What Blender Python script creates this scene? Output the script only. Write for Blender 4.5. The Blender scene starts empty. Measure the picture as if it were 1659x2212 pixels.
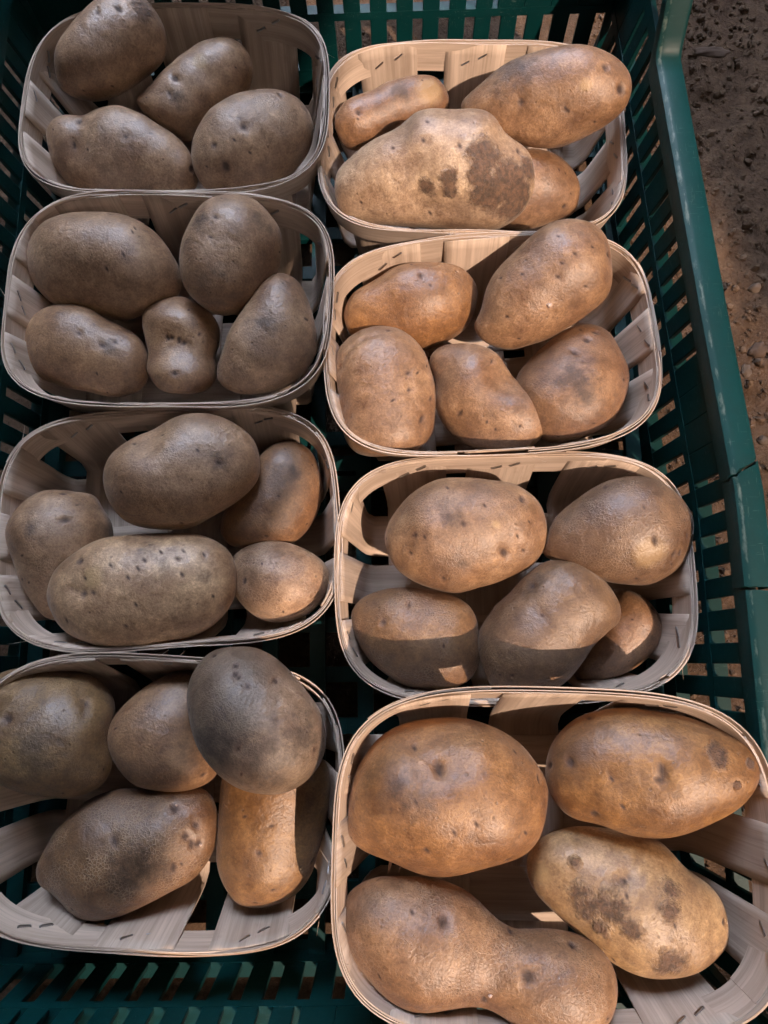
import bpy, bmesh, math, random
import numpy as np
from mathutils import Matrix, Vector

# ---------------------------------------------------------------- camera, world, sun
# Everything is laid out in centimetres around the crate (x right, y away, z up from the punnet floor)
# and turned into metres by M(); the soil lies 2 cm under the punnet floor.
ZO = 2.0
def M(p): return (p[0]*.01, p[1]*.01, (p[2]+ZO)*.01)

scene = bpy.context.scene
COL = scene.collection
CAM = np.array([3.31, -12.156, 41.541])
def rot(p, y, r):
    c, s = math.cos(p), math.sin(p); Rx = np.array([[1,0,0],[0,c,-s],[0,s,c]])
    c, s = math.cos(y), math.sin(y); Rz = np.array([[c,-s,0],[s,c,0],[0,0,1]])
    c, s = math.cos(r), math.sin(r); Ry = np.array([[c,0,s],[0,1,0],[-s,0,c]])
    return Rz@Ry@Rx
R = rot(math.radians(11.991), math.radians(-.919), math.radians(1.141))
F = 1500.0                                   # focal length in pixels of a 1659 px wide picture
cam_d = bpy.data.cameras.new('camera'); cam = bpy.data.objects.new('camera', cam_d); COL.objects.link(cam)
mw = Matrix([[*R[i], M(CAM)[i]] for i in range(3)] + [[0,0,0,1]])
cam.matrix_world = mw
cam_d.sensor_fit = 'HORIZONTAL'; cam_d.sensor_width = 36; cam_d.lens = F/1659*36
cam_d.clip_start = .01; cam_d.clip_end = 200
scene.camera = cam
scene.render.resolution_x = 768; scene.render.resolution_y = 1024

SUN_EL = math.radians(50); SUN_H = np.array([.66, -.75]); SUN_H /= np.linalg.norm(SUN_H)
TO_SUN = np.array([SUN_H[0]*math.cos(SUN_EL), SUN_H[1]*math.cos(SUN_EL), math.sin(SUN_EL)])
world = bpy.data.worlds.new('World'); scene.world = world; world.use_nodes = True
wn = world.node_tree.nodes; wl = world.node_tree.links
bg = wn['Background']; sky = wn.new('ShaderNodeTexSky'); sky.sky_type = 'NISHITA'; sky.sun_disc = False
sky.sun_elevation = SUN_EL; sky.sun_rotation = math.atan2(SUN_H[0], SUN_H[1])
sky.air_density = 1.0; sky.dust_density = 2.0; sky.ozone_density = 1.0
hs = wn.new('ShaderNodeHueSaturation'); hs.inputs['Saturation'].default_value = .5   # hazy, whitish sky
wl.new(sky.outputs[0], hs.inputs['Color']); wl.new(hs.outputs[0], bg.inputs[0]); bg.inputs[1].default_value = .15
sd = bpy.data.lights.new('sun', 'SUN'); sd.energy = 2.0; sd.angle = math.radians(.55); sd.color = (1.0, .88, .76)
sun = bpy.data.objects.new('sun', sd); COL.objects.link(sun)
sun.rotation_euler = Vector(TO_SUN).to_track_quat('Z', 'Y').to_euler()
sun.location = (1.2, -1.4, 2.2)
BLOCKER_OPENING = (-64., 40., 125., 240.)                # opening in the added blocker's roof (cm), shapes the soft sky light
SUN_FILTER = (.0365, .0305, .0268)                    # what the added filter over the sun slit lets through
vs = scene.view_settings
vs.view_transform = 'Standard'; vs.look = 'None'; vs.gamma = 1; vs.exposure = 6.15; vs.use_curve_mapping = False

rng = np.random.default_rng(7); random.seed(7)

# ---------------------------------------------------------------- helpers
def link(o, parent=None):
    COL.objects.link(o)
    if parent is not None: o.parent = parent
    return o
def mesh_obj(name, verts, faces, mat, parent=None, smooth=True, uv=None, cm=True):
    me = bpy.data.meshes.new(name)
    v = np.asarray(verts, float)*(.01 if cm else 1)
    me.from_pydata([tuple(p) for p in v], [], [tuple(f) for f in faces])
    if smooth: me.polygons.foreach_set('use_smooth', [True]*len(me.polygons))
    if uv is not None:
        l = me.uv_layers.new(name='uv'); li = np.zeros(len(me.loops), int); me.loops.foreach_get('vertex_index', li)
        l.data.foreach_set('uv', np.asarray(uv, float)[li].ravel())
    me.materials.append(mat); me.update()
    return link(bpy.data.objects.new(name, me), parent)
def empty(name, loc, parent=None):
    o = bpy.data.objects.new(name, None); o.empty_display_size = .02; link(o, parent); o.location = loc; return o
def tag(o, label, cat, group=None):
    o['label'] = label; o['category'] = cat
    if group: o['group'] = group
    return o
class MB:
    """collects boxes and sheets into one mesh"""
    def __init__(s): s.v = []; s.f = []
    def add(s, v, f):
        n = len(s.v); s.v += [tuple(p) for p in v]; s.f += [tuple(i+n for i in q) for q in f]
    def hexa(s, p):      # 8 corners: bottom ring then top ring
        s.add(p, [(0,3,2,1),(4,5,6,7),(0,1,5,4),(1,2,6,5),(2,3,7,6),(3,0,4,7)])
    def box(s, a, b):
        (x0,y0,z0),(x1,y1,z1) = a, b
        s.hexa([(x0,y0,z0),(x1,y0,z0),(x1,y1,z0),(x0,y1,z0),(x0,y0,z1),(x1,y0,z1),(x1,y1,z1),(x0,y1,z1)])
    def build(s, name, mat, parent=None, smooth=False, bevel=0):
        o = mesh_obj(name, s.v, s.f, mat, parent, smooth)
        if bevel:
            m = o.modifiers.new('bevel', 'BEVEL'); m.width = bevel*.01; m.segments = 2; m.limit_method = 'ANGLE'; m.angle_limit = .6
        return o
def ray(px, py):         # picture point (source pixels, 3072 wide) -> ray direction
    x, y = px/3072*1659, py/3072*1659
    d = R@np.array([(x-829.5)/F, -(y-1106)/F, -1.0]); return d/np.linalg.norm(d)

# ---------------------------------------------------------------- materials
def new_mat(name):
    m = bpy.data.materials.new(name); m.use_nodes = True; nt = m.node_tree
    return m, nt, nt.nodes['Principled BSDF']
def N(nt, typ, **kw):
    n = nt.nodes.new(typ)
    for k, v in kw.items():
        if k.startswith('i_'): n.inputs[k[2:].replace('_', ' ')].default_value = v
        else: setattr(n, k, v)
    return n
def ramp(nt, src, stops, interp='LINEAR'):
    r = nt.nodes.new('ShaderNodeValToRGB'); e = r.color_ramp.elements; r.color_ramp.interpolation = interp
    while len(e) < len(stops): e.new(.5)
    for el, (p, c) in zip(e, stops):
        el.position = p; el.color = c if len(c) == 4 else (*c, 1)
    nt.links.new(src, r.inputs[0]); return r
def mix(nt, fac, a, b, mode='MIX'):
    m = nt.nodes.new('ShaderNodeMix'); m.data_type = 'RGBA'; m.blend_type = mode
    for s, v in ((0, fac), (6, a), (7, b)):
        if hasattr(v, 'node'): nt.links.new(v, m.inputs[s])
        else: m.inputs[s].default_value = v if s == 0 else (*v, 1)
    return m.outputs[2]
def math_n(nt, op, a, b=0.0, clamp=False):
    m = nt.nodes.new('ShaderNodeMath'); m.operation = op; m.use_clamp = clamp
    for s, v in ((0, a), (1, b)):
        if hasattr(v, 'node'): nt.links.new(v, m.inputs[s])
        else: m.inputs[s].default_value = v
    return m.outputs[0]
def bump(nt, h, strength, dist, prev=None):
    b = nt.nodes.new('ShaderNodeBump'); b.inputs['Strength'].default_value = strength; b.inputs['Distance'].default_value = dist
    nt.links.new(h, b.inputs['Height'])
    if prev is not None: nt.links.new(prev, b.inputs['Normal'])
    return b.outputs[0]

def potato_material():
    m, nt, bs = new_mat('potato_skin'); L = nt.links.new
    tc = N(nt, 'ShaderNodeTexCoord'); oi = N(nt, 'ShaderNodeObjectInfo')
    vm = N(nt, 'ShaderNodeVectorMath', operation='MULTIPLY_ADD'); L(tc.outputs['Object'], vm.inputs[0])
    vm.inputs[1].default_value = (1, 1, 1)
    sc = N(nt, 'ShaderNodeVectorMath', operation='SCALE'); cx = N(nt, 'ShaderNodeCombineXYZ')
    for i in range(3): L(oi.outputs['Random'], cx.inputs[i])
    L(cx.outputs[0], sc.inputs[0]); sc.inputs['Scale'].default_value = 7.3; L(sc.outputs[0], vm.inputs[2])
    P = vm.outputs[0]
    def noise(scale, detail=4, rough=.55, dist=0.0):
        n = N(nt, 'ShaderNodeTexNoise'); L(P, n.inputs['Vector']); n.inputs['Scale'].default_value = scale
        n.inputs['Detail'].default_value = detail; n.inputs['Roughness'].default_value = rough; n.inputs['Distortion'].default_value = dist
        return n.outputs['Fac']
    def vor(scale, feature='F1', rnd=1.0):
        n = N(nt, 'ShaderNodeTexVoronoi', feature=feature); L(P, n.inputs['Vector']); n.inputs['Scale'].default_value = scale
        n.inputs['Randomness'].default_value = rnd
        return n.outputs['Distance']
    att = {k: N(nt, 'ShaderNodeAttribute', attribute_name=k).outputs['Fac'] for k in ('eye','dark','scab','pale','wrinkle')}
    tone = N(nt, 'ShaderNodeAttribute', attribute_type='OBJECT', attribute_name='tone').outputs['Color']
    net = N(nt, 'ShaderNodeAttribute', attribute_type='OBJECT', attribute_name='netting').outputs['Fac']
    n1 = noise(38, 3, .6); n2 = noise(170, 4, .65, .3)
    base = mix(nt, ramp(nt, n1, [(.32,(0,0,0)),(.7,(1,1,1))]).outputs[0], (.60,.50,.43), (1.16,1.13,1.05))
    col = mix(nt, 1.0, tone, base, 'MULTIPLY')
    fine = mix(nt, ramp(nt, n2, [(.28,(0,0,0)),(.72,(1,1,1))]).outputs[0], (.50,.42,.36), (1.28,1.26,1.22))
    col = mix(nt, .9, col, fine, 'MULTIPLY')
    n3 = noise(820, 3, .7)
    col = mix(nt, .85, col, mix(nt, ramp(nt, n3, [(.3,(0,0,0)),(.7,(1,1,1))]).outputs[0], (.62,.56,.50), (1.26,1.26,1.25)), 'MULTIPLY')
    # netted corky skin: pale dry lines over darker cells, in patches
    v1 = vor(640, 'DISTANCE_TO_EDGE')
    lines = ramp(nt, v1, [(0,(1,1,1)),(.09,(0,0,0))]).outputs[0]
    netpatch = ramp(nt, noise(55, 3, .6), [(.42,(0,0,0)),(.62,(1,1,1))]).outputs[0]
    nf = math_n(nt, 'MULTIPLY', math_n(nt, 'MULTIPLY', lines, netpatch), net)
    col = mix(nt, math_n(nt, 'MULTIPLY', nf, .5), col, (.40,.29,.19))
    # lenticels: small dark dots
    dots = ramp(nt, vor(210), [(.0,(1,1,1)),(.1,(1,1,1)),(.17,(0,0,0))]).outputs[0]
    dsel = ramp(nt, noise(120, 2), [(.5,(0,0,0)),(.6,(1,1,1))]).outputs[0]
    dm = math_n(nt, 'MULTIPLY', dots, dsel)
    col = mix(nt, math_n(nt, 'MULTIPLY', dm, .55), col, (.10,.055,.03))
    # broad weathered greyish scurf
    sf = ramp(nt, noise(26, 5, .65), [(.5,(0,0,0)),(.72,(1,1,1))]).outputs[0]
    col = mix(nt, math_n(nt, 'MULTIPLY', sf, .5), col, (.150,.095,.068))
    def mask(a, scale, amp, lo, hi):
        s = math_n(nt, 'ADD', a, math_n(nt, 'MULTIPLY', math_n(nt, 'SUBTRACT', noise(scale, 4, .7), .5), math_n(nt, 'MULTIPLY', math_n(nt, 'MINIMUM', math_n(nt, 'MULTIPLY', a, 6), 1.0), amp)))
        return ramp(nt, s, [(lo,(0,0,0)),(hi,(1,1,1))]).outputs[0]
    pale = mask(att['pale'], 90, .7, .25, .7)
    col = mix(nt, math_n(nt, 'MULTIPLY', pale, .5), col, (.47,.31,.14))
    dark = mask(att['dark'], 140, 2.2, .14, .8)
    col = mix(nt, math_n(nt, 'MULTIPLY', dark, .74), col, mix(nt, 1.0, col, (.20,.19,.20), 'MULTIPLY'))
    scab = mask(att['scab'], 130, 1.4, .18, .52)
    scol = mix(nt, ramp(nt, noise(330, 4, .75), [(.38,(0,0,0)),(.65,(1,1,1))]).outputs[0], (.030,.014,.008), (.15,.075,.040))
    col = mix(nt, math_n(nt, 'MULTIPLY', scab, .9), col, scol)
    halo = ramp(nt, att['eye'], [(.02,(0,0,0)),(.3,(1,1,1))]).outputs[0]
    col = mix(nt, math_n(nt, 'MULTIPLY', halo, .35), col, (.13,.06,.035))
    eye = ramp(nt, att['eye'], [(.15,(0,0,0)),(.6,(1,1,1))]).outputs[0]
    col = mix(nt, math_n(nt, 'MULTIPLY', eye, .88), col, (.030,.013,.009))
    L(col, bs.inputs['Base Color'])
    # relief
    h = math_n(nt, 'MULTIPLY', math_n(nt, 'MULTIPLY', ramp(nt, v1, [(0,(1,1,1)),(.14,(0,0,0))]).outputs[0], netpatch), net)
    nb = bump(nt, h, .4, .0004)
    wr = N(nt, 'ShaderNodeTexNoise', i_Scale=150.0, i_Detail=4.0, i_Distortion=1.6); L(P, wr.inputs['Vector'])
    wr.noise_type = 'RIDGED_MULTIFRACTAL'
    wh = math_n(nt, 'MULTIPLY', wr.outputs['Fac'], math_n(nt, 'ADD', math_n(nt, 'MULTIPLY', att['wrinkle'], 1.0), .07))
    nb = bump(nt, wh, .5, .0009, nb)
    nb = bump(nt, n2, .6, .0009, nb)
    nb = bump(nt, n3, .7, .0003, nb)
    nb = bump(nt, math_n(nt, 'MULTIPLY', scab, n2), .8, .0016, nb)
    nb = bump(nt, dm, .5, -.0004, nb)
    L(nb, bs.inputs['Normal'])
    rr = math_n(nt, 'ADD', .37, math_n(nt, 'MULTIPLY', n2, .20))
    rr = math_n(nt, 'ADD', rr, math_n(nt, 'MULTIPLY', math_n(nt, 'MAXIMUM', math_n(nt, 'MAXIMUM', scab, eye), math_n(nt, 'MULTIPLY', dark, .5)), .35))
    L(rr, bs.inputs['Roughness']); bs.inputs['Specular IOR Level'].default_value = .9
    bs.inputs['Sheen Weight'].default_value = .10; bs.inputs['Sheen Roughness'].default_value = .35; bs.inputs['Sheen Tint'].default_value = (1, .97, .93, 1)
    return m

def wood_material(name, a, b):
    m, nt, bs = new_mat(name); L = nt.links.new
    uv = N(nt, 'ShaderNodeUVMap', uv_map='uv'); oi = N(nt, 'ShaderNodeObjectInfo')
    mp = N(nt, 'ShaderNodeMapping'); L(uv.outputs[0], mp.inputs[0])
    cx = N(nt, 'ShaderNodeCombineXYZ'); L(oi.outputs['Random'], cx.inputs[0]); L(oi.outputs['Random'], cx.inputs[1])
    sc = N(nt, 'ShaderNodeVectorMath', operation='SCALE'); L(cx.outputs[0], sc.inputs[0]); sc.inputs['Scale'].default_value = 11
    L(sc.outputs[0], mp.inputs['Location'])
    def st(sx, sy, det=4, rough=.6):
        v = N(nt, 'ShaderNodeVectorMath', operation='MULTIPLY'); L(mp.outputs[0], v.inputs[0]); v.inputs[1].default_value = (sx, sy, 1)
        n = N(nt, 'ShaderNodeTexNoise', i_Scale=1.0, i_Detail=det, i_Roughness=rough); L(v.outputs[0], n.inputs['Vector']); return n.outputs['Fac']
    g1 = st(18, 900); g2 = st(9, 170, 5); g3 = st(60, 90, 5)
    col = mix(nt, ramp(nt, g2, [(.38,(0,0,0)),(.62,(1,1,1))]).outputs[0], tuple(c*.88 for c in a), b)
    col = mix(nt, math_n(nt, 'MULTIPLY', ramp(nt, g1, [(.50,(0,0,0)),(.66,(1,1,1))]).outputs[0], .32), col, tuple(c*.55 for c in a))
    col = mix(nt, math_n(nt, 'MULTIPLY', ramp(nt, g3, [(.58,(0,0,0)),(.8,(1,1,1))]).outputs[0], .4), col, (.28,.19,.14))
    hsv = N(nt, 'ShaderNodeHueSaturation'); L(col, hsv.inputs['Color'])
    L(math_n(nt, 'ADD', .86, math_n(nt, 'MULTIPLY', oi.outputs['Random'], .24)), hsv.inputs['Value'])
    L(hsv.outputs[0], bs.inputs['Base Color']); bs.inputs['Roughness'].default_value = .62
    bs.inputs['Specular IOR Level'].default_value = .35
    nb = bump(nt, g1, .35, .0003); nb = bump(nt, g2, .3, .0006, nb); L(nb, bs.inputs['Normal'])
    return m

def plastic_material():
    m, nt, bs = new_mat('green_plastic'); L = nt.links.new
    tc = N(nt, 'ShaderNodeTexCoord'); P = tc.outputs['Object']
    def noise(scale, det=4, vec=(1,1,1), rough=.6):
        v = N(nt, 'ShaderNodeVectorMath', operation='MULTIPLY'); L(P, v.inputs[0]); v.inputs[1].default_value = vec
        n = N(nt, 'ShaderNodeTexNoise', i_Scale=scale, i_Detail=det, i_Roughness=rough); L(v.outputs[0], n.inputs['Vector']); return n.outputs['Fac']
    n1 = noise(30, 5); n2 = noise(260, 4)
    col = mix(nt, ramp(nt, n1, [(.3,(0,0,0)),(.7,(1,1,1))]).outputs[0], (.0002,.029,.0295), (.0003,.037,.038))
    s1 = ramp(nt, noise(70, 3, (30,2,9), .5), [(.655,(0,0,0)),(.675,(1,1,1))]).outputs[0]
    s2 = ramp(nt, noise(60, 3, (2,34,11), .5), [(.66,(0,0,0)),(.68,(1,1,1))]).outputs[0]
    scr = math_n(nt, 'MAXIMUM', s1, s2)
    scr = math_n(nt, 'MULTIPLY', scr, ramp(nt, noise(40, 3), [(.48,(0,0,0)),(.62,(1,1,1))]).outputs[0])
    col = mix(nt, math_n(nt, 'MULTIPLY', scr, .22), col, (.16,.24,.22))
    dust = ramp(nt, noise(22, 6, (1,1,1), .7), [(.55,(0,0,0)),(.8,(1,1,1))]).outputs[0]
    col = mix(nt, math_n(nt, 'MULTIPLY', dust, .012), col, (.12,.12,.095))
    # worn, whitened corners
    wa = N(nt, 'ShaderNodeAttribute', attribute_name='worn').outputs['Fac']
    wear = ramp(nt, math_n(nt, 'MULTIPLY', wa, noise(240, 5, (1,.35,1))), [(.45,(0,0,0)),(.6,(1,1,1))]).outputs[0]
    col = mix(nt, math_n(nt, 'MULTIPLY', wear, .4), col, (.22,.27,.24))
    L(col, bs.inputs['Base Color'])
    L(math_n(nt, 'ADD', .36, math_n(nt, 'MULTIPLY', n2, .25)), bs.inputs['Roughness'])
    bs.inputs['Specular IOR Level'].default_value = .28
    L(bump(nt, n2, .12, .0004), bs.inputs['Normal'])
    return m

def soil_material():
    m, nt, bs = new_mat('dry_soil'); L = nt.links.new
    tc = N(nt, 'ShaderNodeTexCoord'); P = tc.outputs['Object']
    def noise(scale, det=5, rough=.65):
        n = N(nt, 'ShaderNodeTexNoise', i_Scale=scale, i_Detail=det, i_Roughness=rough); L(P, n.inputs['Vector']); return n.outputs['Fac']
    a = noise(9); b = noise(90); c = noise(500)
    col = mix(nt, ramp(nt, a, [(.3,(0,0,0)),(.7,(1,1,1))]).outputs[0], (.078,.049,.032), (.13,.086,.057))
    col = mix(nt, .8, col, mix(nt, ramp(nt, b, [(.3,(0,0,0)),(.7,(1,1,1))]).outputs[0], (.55,.52,.5), (1.15,1.12,1.1)), 'MULTIPLY')
    col = mix(nt, .7, col, mix(nt, ramp(nt, c, [(.3,(0,0,0)),(.7,(1,1,1))]).outputs[0], (.6,.58,.55), (1.2,1.2,1.2)), 'MULTIPLY')
    L(col, bs.inputs['Base Color']); bs.inputs['Roughness'].default_value = .95; bs.inputs['Specular IOR Level'].default_value = .2
    nb = bump(nt, b, .8, .004); nb = bump(nt, c, .7, .0014, nb); L(nb, bs.inputs['Normal'])
    return m
def stone_material(name, a, b):
    m, nt, bs = new_mat(name); L = nt.links.new
    geo = N(nt, 'ShaderNodeNewGeometry'); tc = N(nt, 'ShaderNodeTexCoord')
    n = N(nt, 'ShaderNodeTexNoise', i_Scale=160.0, i_Detail=5.0); L(tc.outputs['Object'], n.inputs['Vector'])
    col = mix(nt, geo.outputs['Random Per Island'], a, b)
    col = mix(nt, .7, col, mix(nt, ramp(nt, n.outputs['Fac'], [(.3,(0,0,0)),(.7,(1,1,1))]).outputs[0], (.6,.57,.55), (1.15,1.15,1.15)), 'MULTIPLY')
    L(col, bs.inputs['Base Color']); bs.inputs['Roughness'].default_value = .9; bs.inputs['Specular IOR Level'].default_value = .25
    L(bump(nt, n.outputs['Fac'], .6, .001), bs.inputs['Normal']); return m
def plain(name, col, rough=.5, metal=0):
    m, nt, bs = new_mat(name); n = N(nt, 'ShaderNodeTexNoise', i_Scale=300.0, i_Detail=3.0)
    nt.links.new(mix(nt, n.outputs['Fac'], tuple(c*.8 for c in col), tuple(min(1, c*1.15) for c in col)), bs.inputs['Base Color'])
    bs.inputs['Roughness'].default_value = rough; bs.inputs['Metallic'].default_value = metal; return m

POTATO = potato_material()
WOOD = wood_material('poplar_veneer', (.48,.375,.295), (.60,.485,.395))
PLASTIC = plastic_material(); SOIL = soil_material()
GRAVEL = stone_material('soil_crumbs', (.078,.049,.032), (.14,.096,.066))
PEBBLE = stone_material('pale_pebble', (.105,.078,.06), (.105,.078,.06))
CHIP = stone_material('weathered_chip', (.085,.058,.043), (.085,.058,.043))
STEEL = plain('staple_wire', (.42,.42,.43), .32, 1.0)
CLOTH = plain('blocker_cloth', (.035,.033,.032), .95); POLE = plain('blocker_pole', (.35,.35,.36), .4, .8)  # sheets and poles of the added off-frame light blocker
SPROUT = plain('sprout_skin', (.55,.40,.32), .6)

# ---------------------------------------------------------------- the soil
def fbm(x, y, seed, f0, octs, pers=.5):
    r = np.random.default_rng(seed); out = 0; a = 1; f = f0
    for o in range(octs):
        for k in range(4):
            th = r.uniform(0, 2*np.pi); out = out+a*np.sin(f*(x*np.cos(th)+y*np.sin(th))+r.uniform(0, 6.28)+1.3*np.sin(.6*f*(x*np.sin(th)-y*np.cos(th))))/4
        a *= pers; f *= 2.03
    return out
def axis(lo, hi, step, far):
    m = np.arange(lo, hi+step, step); out = [m]
    g = step*1.5; t = hi+step
    up = []; dn = []; a, b = m[-1], m[0]
    while a < far: a += g; b -= g; g *= 1.35; up.append(a); dn.append(b)
    return np.concatenate([dn[::-1], m, up])
gx = axis(-26, 46, .3, 3000); gy = axis(-38, 56, .3, 3000)
GX, GY = np.meshgrid(gx, gy); near = np.clip(1-np.maximum(np.abs(GX-10)-60, np.abs(GY-8)-70)/40, 0, 1)
under = np.clip((np.maximum(np.abs(GX)-21.5, np.abs(GY)-30.5))/4, 0, 1)      # trodden flat under the crate
GH = (.55*fbm(GX, GY, 3, .16, 2)+.30*fbm(GX, GY, 4, .9, 3)+.10*np.abs(fbm(GX, GY, 5, 4.0, 2)))
GZ = np.minimum(GH*(.25+.75*under), 9)*near-.35-.55*(1-under)
nx, ny = len(gx), len(gy)
idx = np.arange(nx*ny).reshape(ny, nx)
gf = np.stack([idx[:-1,:-1], idx[:-1,1:], idx[1:,1:], idx[1:,:-1]], -1).reshape(-1, 4)
ground = mesh_obj('ground', np.stack([GX, GY, GZ], -1).reshape(-1, 3), gf, SOIL)
ground['kind'] = 'structure'
def ground_z(x, y):
    i = int(np.clip(np.searchsorted(gx, x), 0, nx-1)); j = int(np.clip(np.searchsorted(gy, y), 0, ny-1)); return float(GZ[j, i])
ico = bmesh.new(); bmesh.ops.create_icosphere(ico, subdivisions=1, radius=1.0)
IV = np.array([v.co[:] for v in ico.verts]); IF = [tuple(v.index for v in f.verts) for f in ico.faces]; ico.free()
ico = bmesh.new(); bmesh.ops.create_icosphere(ico, subdivisions=3, radius=1.0)
IV3 = np.array([v.co[:] for v in ico.verts]); IF3 = [tuple(v.index for v in f.verts) for f in ico.faces]; ico.free()
gv = []; gfa = []
for k in range(14000):
    x = rng.uniform(19, 44) if k < 12000 else rng.uniform(-22, 22); y = rng.uniform(-34, 50)
    s = .045+.24*rng.random()**5+(.08 if rng.random() < .04 else 0)
    q = rng.normal(size=(3, 3)); q, _ = np.linalg.qr(q)
    v = (IV*(s*np.array([1.25, 1, .75]))*(1+.28*rng.normal(size=(len(IV), 1))*.6))@q.T
    n = len(gv)*len(IV); gv.append(v+np.array([x, y, ground_z(x, y)+.25*s])); gfa += [tuple(i+n for i in f) for f in IF]
crumbs = mesh_obj('soil_crumbs', np.concatenate(gv), gfa, GRAVEL, smooth=False); crumbs['kind'] = 'stuff'
crumbs['label'] = 'loose crumbs of dry brown soil scattered over the ground'; crumbs['category'] = 'gravel'

# ---------------------------------------------------------------- the crate
crate = tag(empty('plastic_crate', M((0, 0, -2))), 'dark green slatted plastic crate with cracked rim holding the eight punnets', 'crate')
CZ = lambda p: (p[0], p[1], p[2]+2)        # crate parts are children of an Empty on the soil
YF, YN, RIM = 28.6, -28.4, 9.0
def xr(y): return float(np.interp(y, [-30, -14.7, -4.6, 5.4, 20.5, 30], [19.25, 19.52, 19.76, 19.17, 18.40, 17.95]))
def xl(y): return -19.2+.0*y
UP0, UP1, LO0, LO1 = 4.9, 8.0, 1.0, 4.4    # upper and lower rows of slots
PITCH, GAP = 1.65, .62
def taper(z): return .10*(RIM-z)           # walls lean out towards the rim
class Wall:
    """a wall described along its length t; P(t, z, depth) gives a point, depth > 0 is outwards"""
    def __init__(s, name, P, t0, t1, solid, ribs=((LO1+.02, .9), (.55, .8))):
        s.P = P; s.o = empty(name, (0, 0, 0), crate)
        def slab(mb, a, b, z0, z1, d0, d1):
            mb.hexa([CZ(P(a,z0,d0)), CZ(P(b,z0,d0)), CZ(P(b,z0,d1)), CZ(P(a,z0,d1)), CZ(P(a,z1,d0)), CZ(P(b,z1,d0)), CZ(P(b,z1,d1)), CZ(P(a,z1,d1))])
        n = int(round((t1-t0)/PITCH)); p = (t1-t0)/n
        for z0, z1, d1, nm in ((-1.9, LO0, .35, 'base_rail'), (LO1, UP0, .35, 'middle_rail'), (UP1, 8.75, .3, 'top_rail')):
            mb = MB(); m = 14
            for i in range(m):
                a, b = t0+(t1-t0)*i/m, t0+(t1-t0)*(i+1)/m; slab(mb, a, b, z0, z1, 0, d1)
            mb.build(nm, PLASTIC, s.o)
        for zr, d in ribs:      # outside stiffening ribs under each row of slots
            mb = MB()
            for i in range(14):
                a, b = t0+(t1-t0)*i/14, t0+(t1-t0)*(i+1)/14; slab(mb, a, b, zr+.05, zr+.3, .352, d)
            mb.build('stiffening_rib', PLASTIC, s.o)
        for i in range(n+1):
            for (z0, z1) in ((LO0, LO1), (UP0, UP1)):
                c = t0+i*p; a, b = max(t0, c-(p-GAP)/2), min(t1, c+(p-GAP)/2)
                if z0 == UP0:
                    for (u0, u1) in solid:
                        if u0 <= c <= u1: b = min(t1, c+p/2-.002); a = max(t0, c-p/2+.002)
                mb = MB(); slab(mb, a, b, z0-.03, z1+.03, .03, .32)
                mb.build('slat', PLASTIC, s.o, bevel=.05)
wr_ = Wall('side_wall', lambda t, z, d: (xr(t)-taper(z)+d+.15, t, z), YN, YF, [(-3.2, 3.4), (-27, -24), (13.2, 15.2), (24.5, 29)])
wl_ = Wall('side_wall', lambda t, z, d: (xl(t)+taper(z)-d-.15, t, z), YN, YF, [(-3.2, 3.4), (-29, -25), (25, 29)])
wf_ = Wall('end_wall', lambda t, z, d: (t, YF-taper(z)+d, z), -19.0, 18.0, [(11, 20), (-20, -15)])
wn_ = Wall('end_wall', lambda t, z, d: (t, YN+taper(z)-d, z), -19.0, 19.2, [(-20, -15), (-1, 3), (15, 20)], ((LO1+.02, .9), (.55, .8)))
mb = MB()                                   # lattice floor
for i in range(14): x = -18+i*36/13; mb.box(CZ((x-.45, -27.6, -.15)), CZ((x+.45, 27.8, .35)))
for i in range(20): y = -27.4+i*54.9/19; mb.box(CZ((-18.3, y-.45, -.6)), CZ((18.0, y+.45, -.153)))
for y in (-20, 0, 20): mb.box(CZ((-18.2, y-.5, -2.0)), CZ((18.0, y+.5, -.603)))
mb.build('floor_lattice', PLASTIC, crate)
mb = MB()
mb.box(CZ((2.0, -26.9, -.6)), CZ((17.2, -16.2, 3.55)))
mb.build('corner_step', PLASTIC, crate, bevel=.2)

PROF = [(-.28,-1.15),(-.30,-.35),(-.22,-.10),(-.02,0),(.14,.02),(.95,.02),(1.10,-.03),(1.17,-.15),(1.20,-.55),(1.22,-1.5),
        (1.10,-1.5),(1.08,-.55),(1.03,-.16),(.9,-.10),(.1,-.10),(-.05,-.14),(-.14,-.3),(-.14,-1.15)]   # rim section: (outwards, down)
def sweep(name, pts, outs, cut0=None, cut1=None, parent=None):
    """sweep the rim section along pts; cut0/cut1 shear the ends so that cracks run slantwise"""
    v = []; k = len(PROF)
    n = len(pts)
    for i, (p, o) in enumerate(zip(pts, outs)):
        p = np.array(p, float); o = np.array(o, float)
        tan = np.array(pts[min(i+1, n-1)], float)-np.array(pts[max(i-1, 0)], float); tan /= np.linalg.norm(tan)
        for j, (a, z) in enumerate(PROF):
            q = p+o*a+np.array([0, 0, z])
            if i == 0 and cut0: q = q+tan*cut0(a, z, j)
            if i == n-1 and cut1: q = q+tan*cut1(a, z, j)
            v.append(CZ(q))
    f = [(i*k+j, i*k+(j+1) % k, (i+1)*k+(j+1) % k, (i+1)*k+j) for i in range(n-1) for j in range(k)]
    f += [tuple(range(k-1, -1, -1)), tuple((n-1)*k+j for j in range(k))]
    o = mesh_obj(name, v, f, PLASTIC, parent or crate, smooth=True)
    o.data.attributes.new('worn', 'FLOAT', 'POINT').data.foreach_set('value', [{2: .7, 3: 1.0, 4: .55, 6: .5, 7: .5}.get(j, 0.0) for i in range(n) for j in range(k)])
    m = o.modifiers.new('wn', 'EDGE_SPLIT'); m.split_angle = .7
    return o
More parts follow.
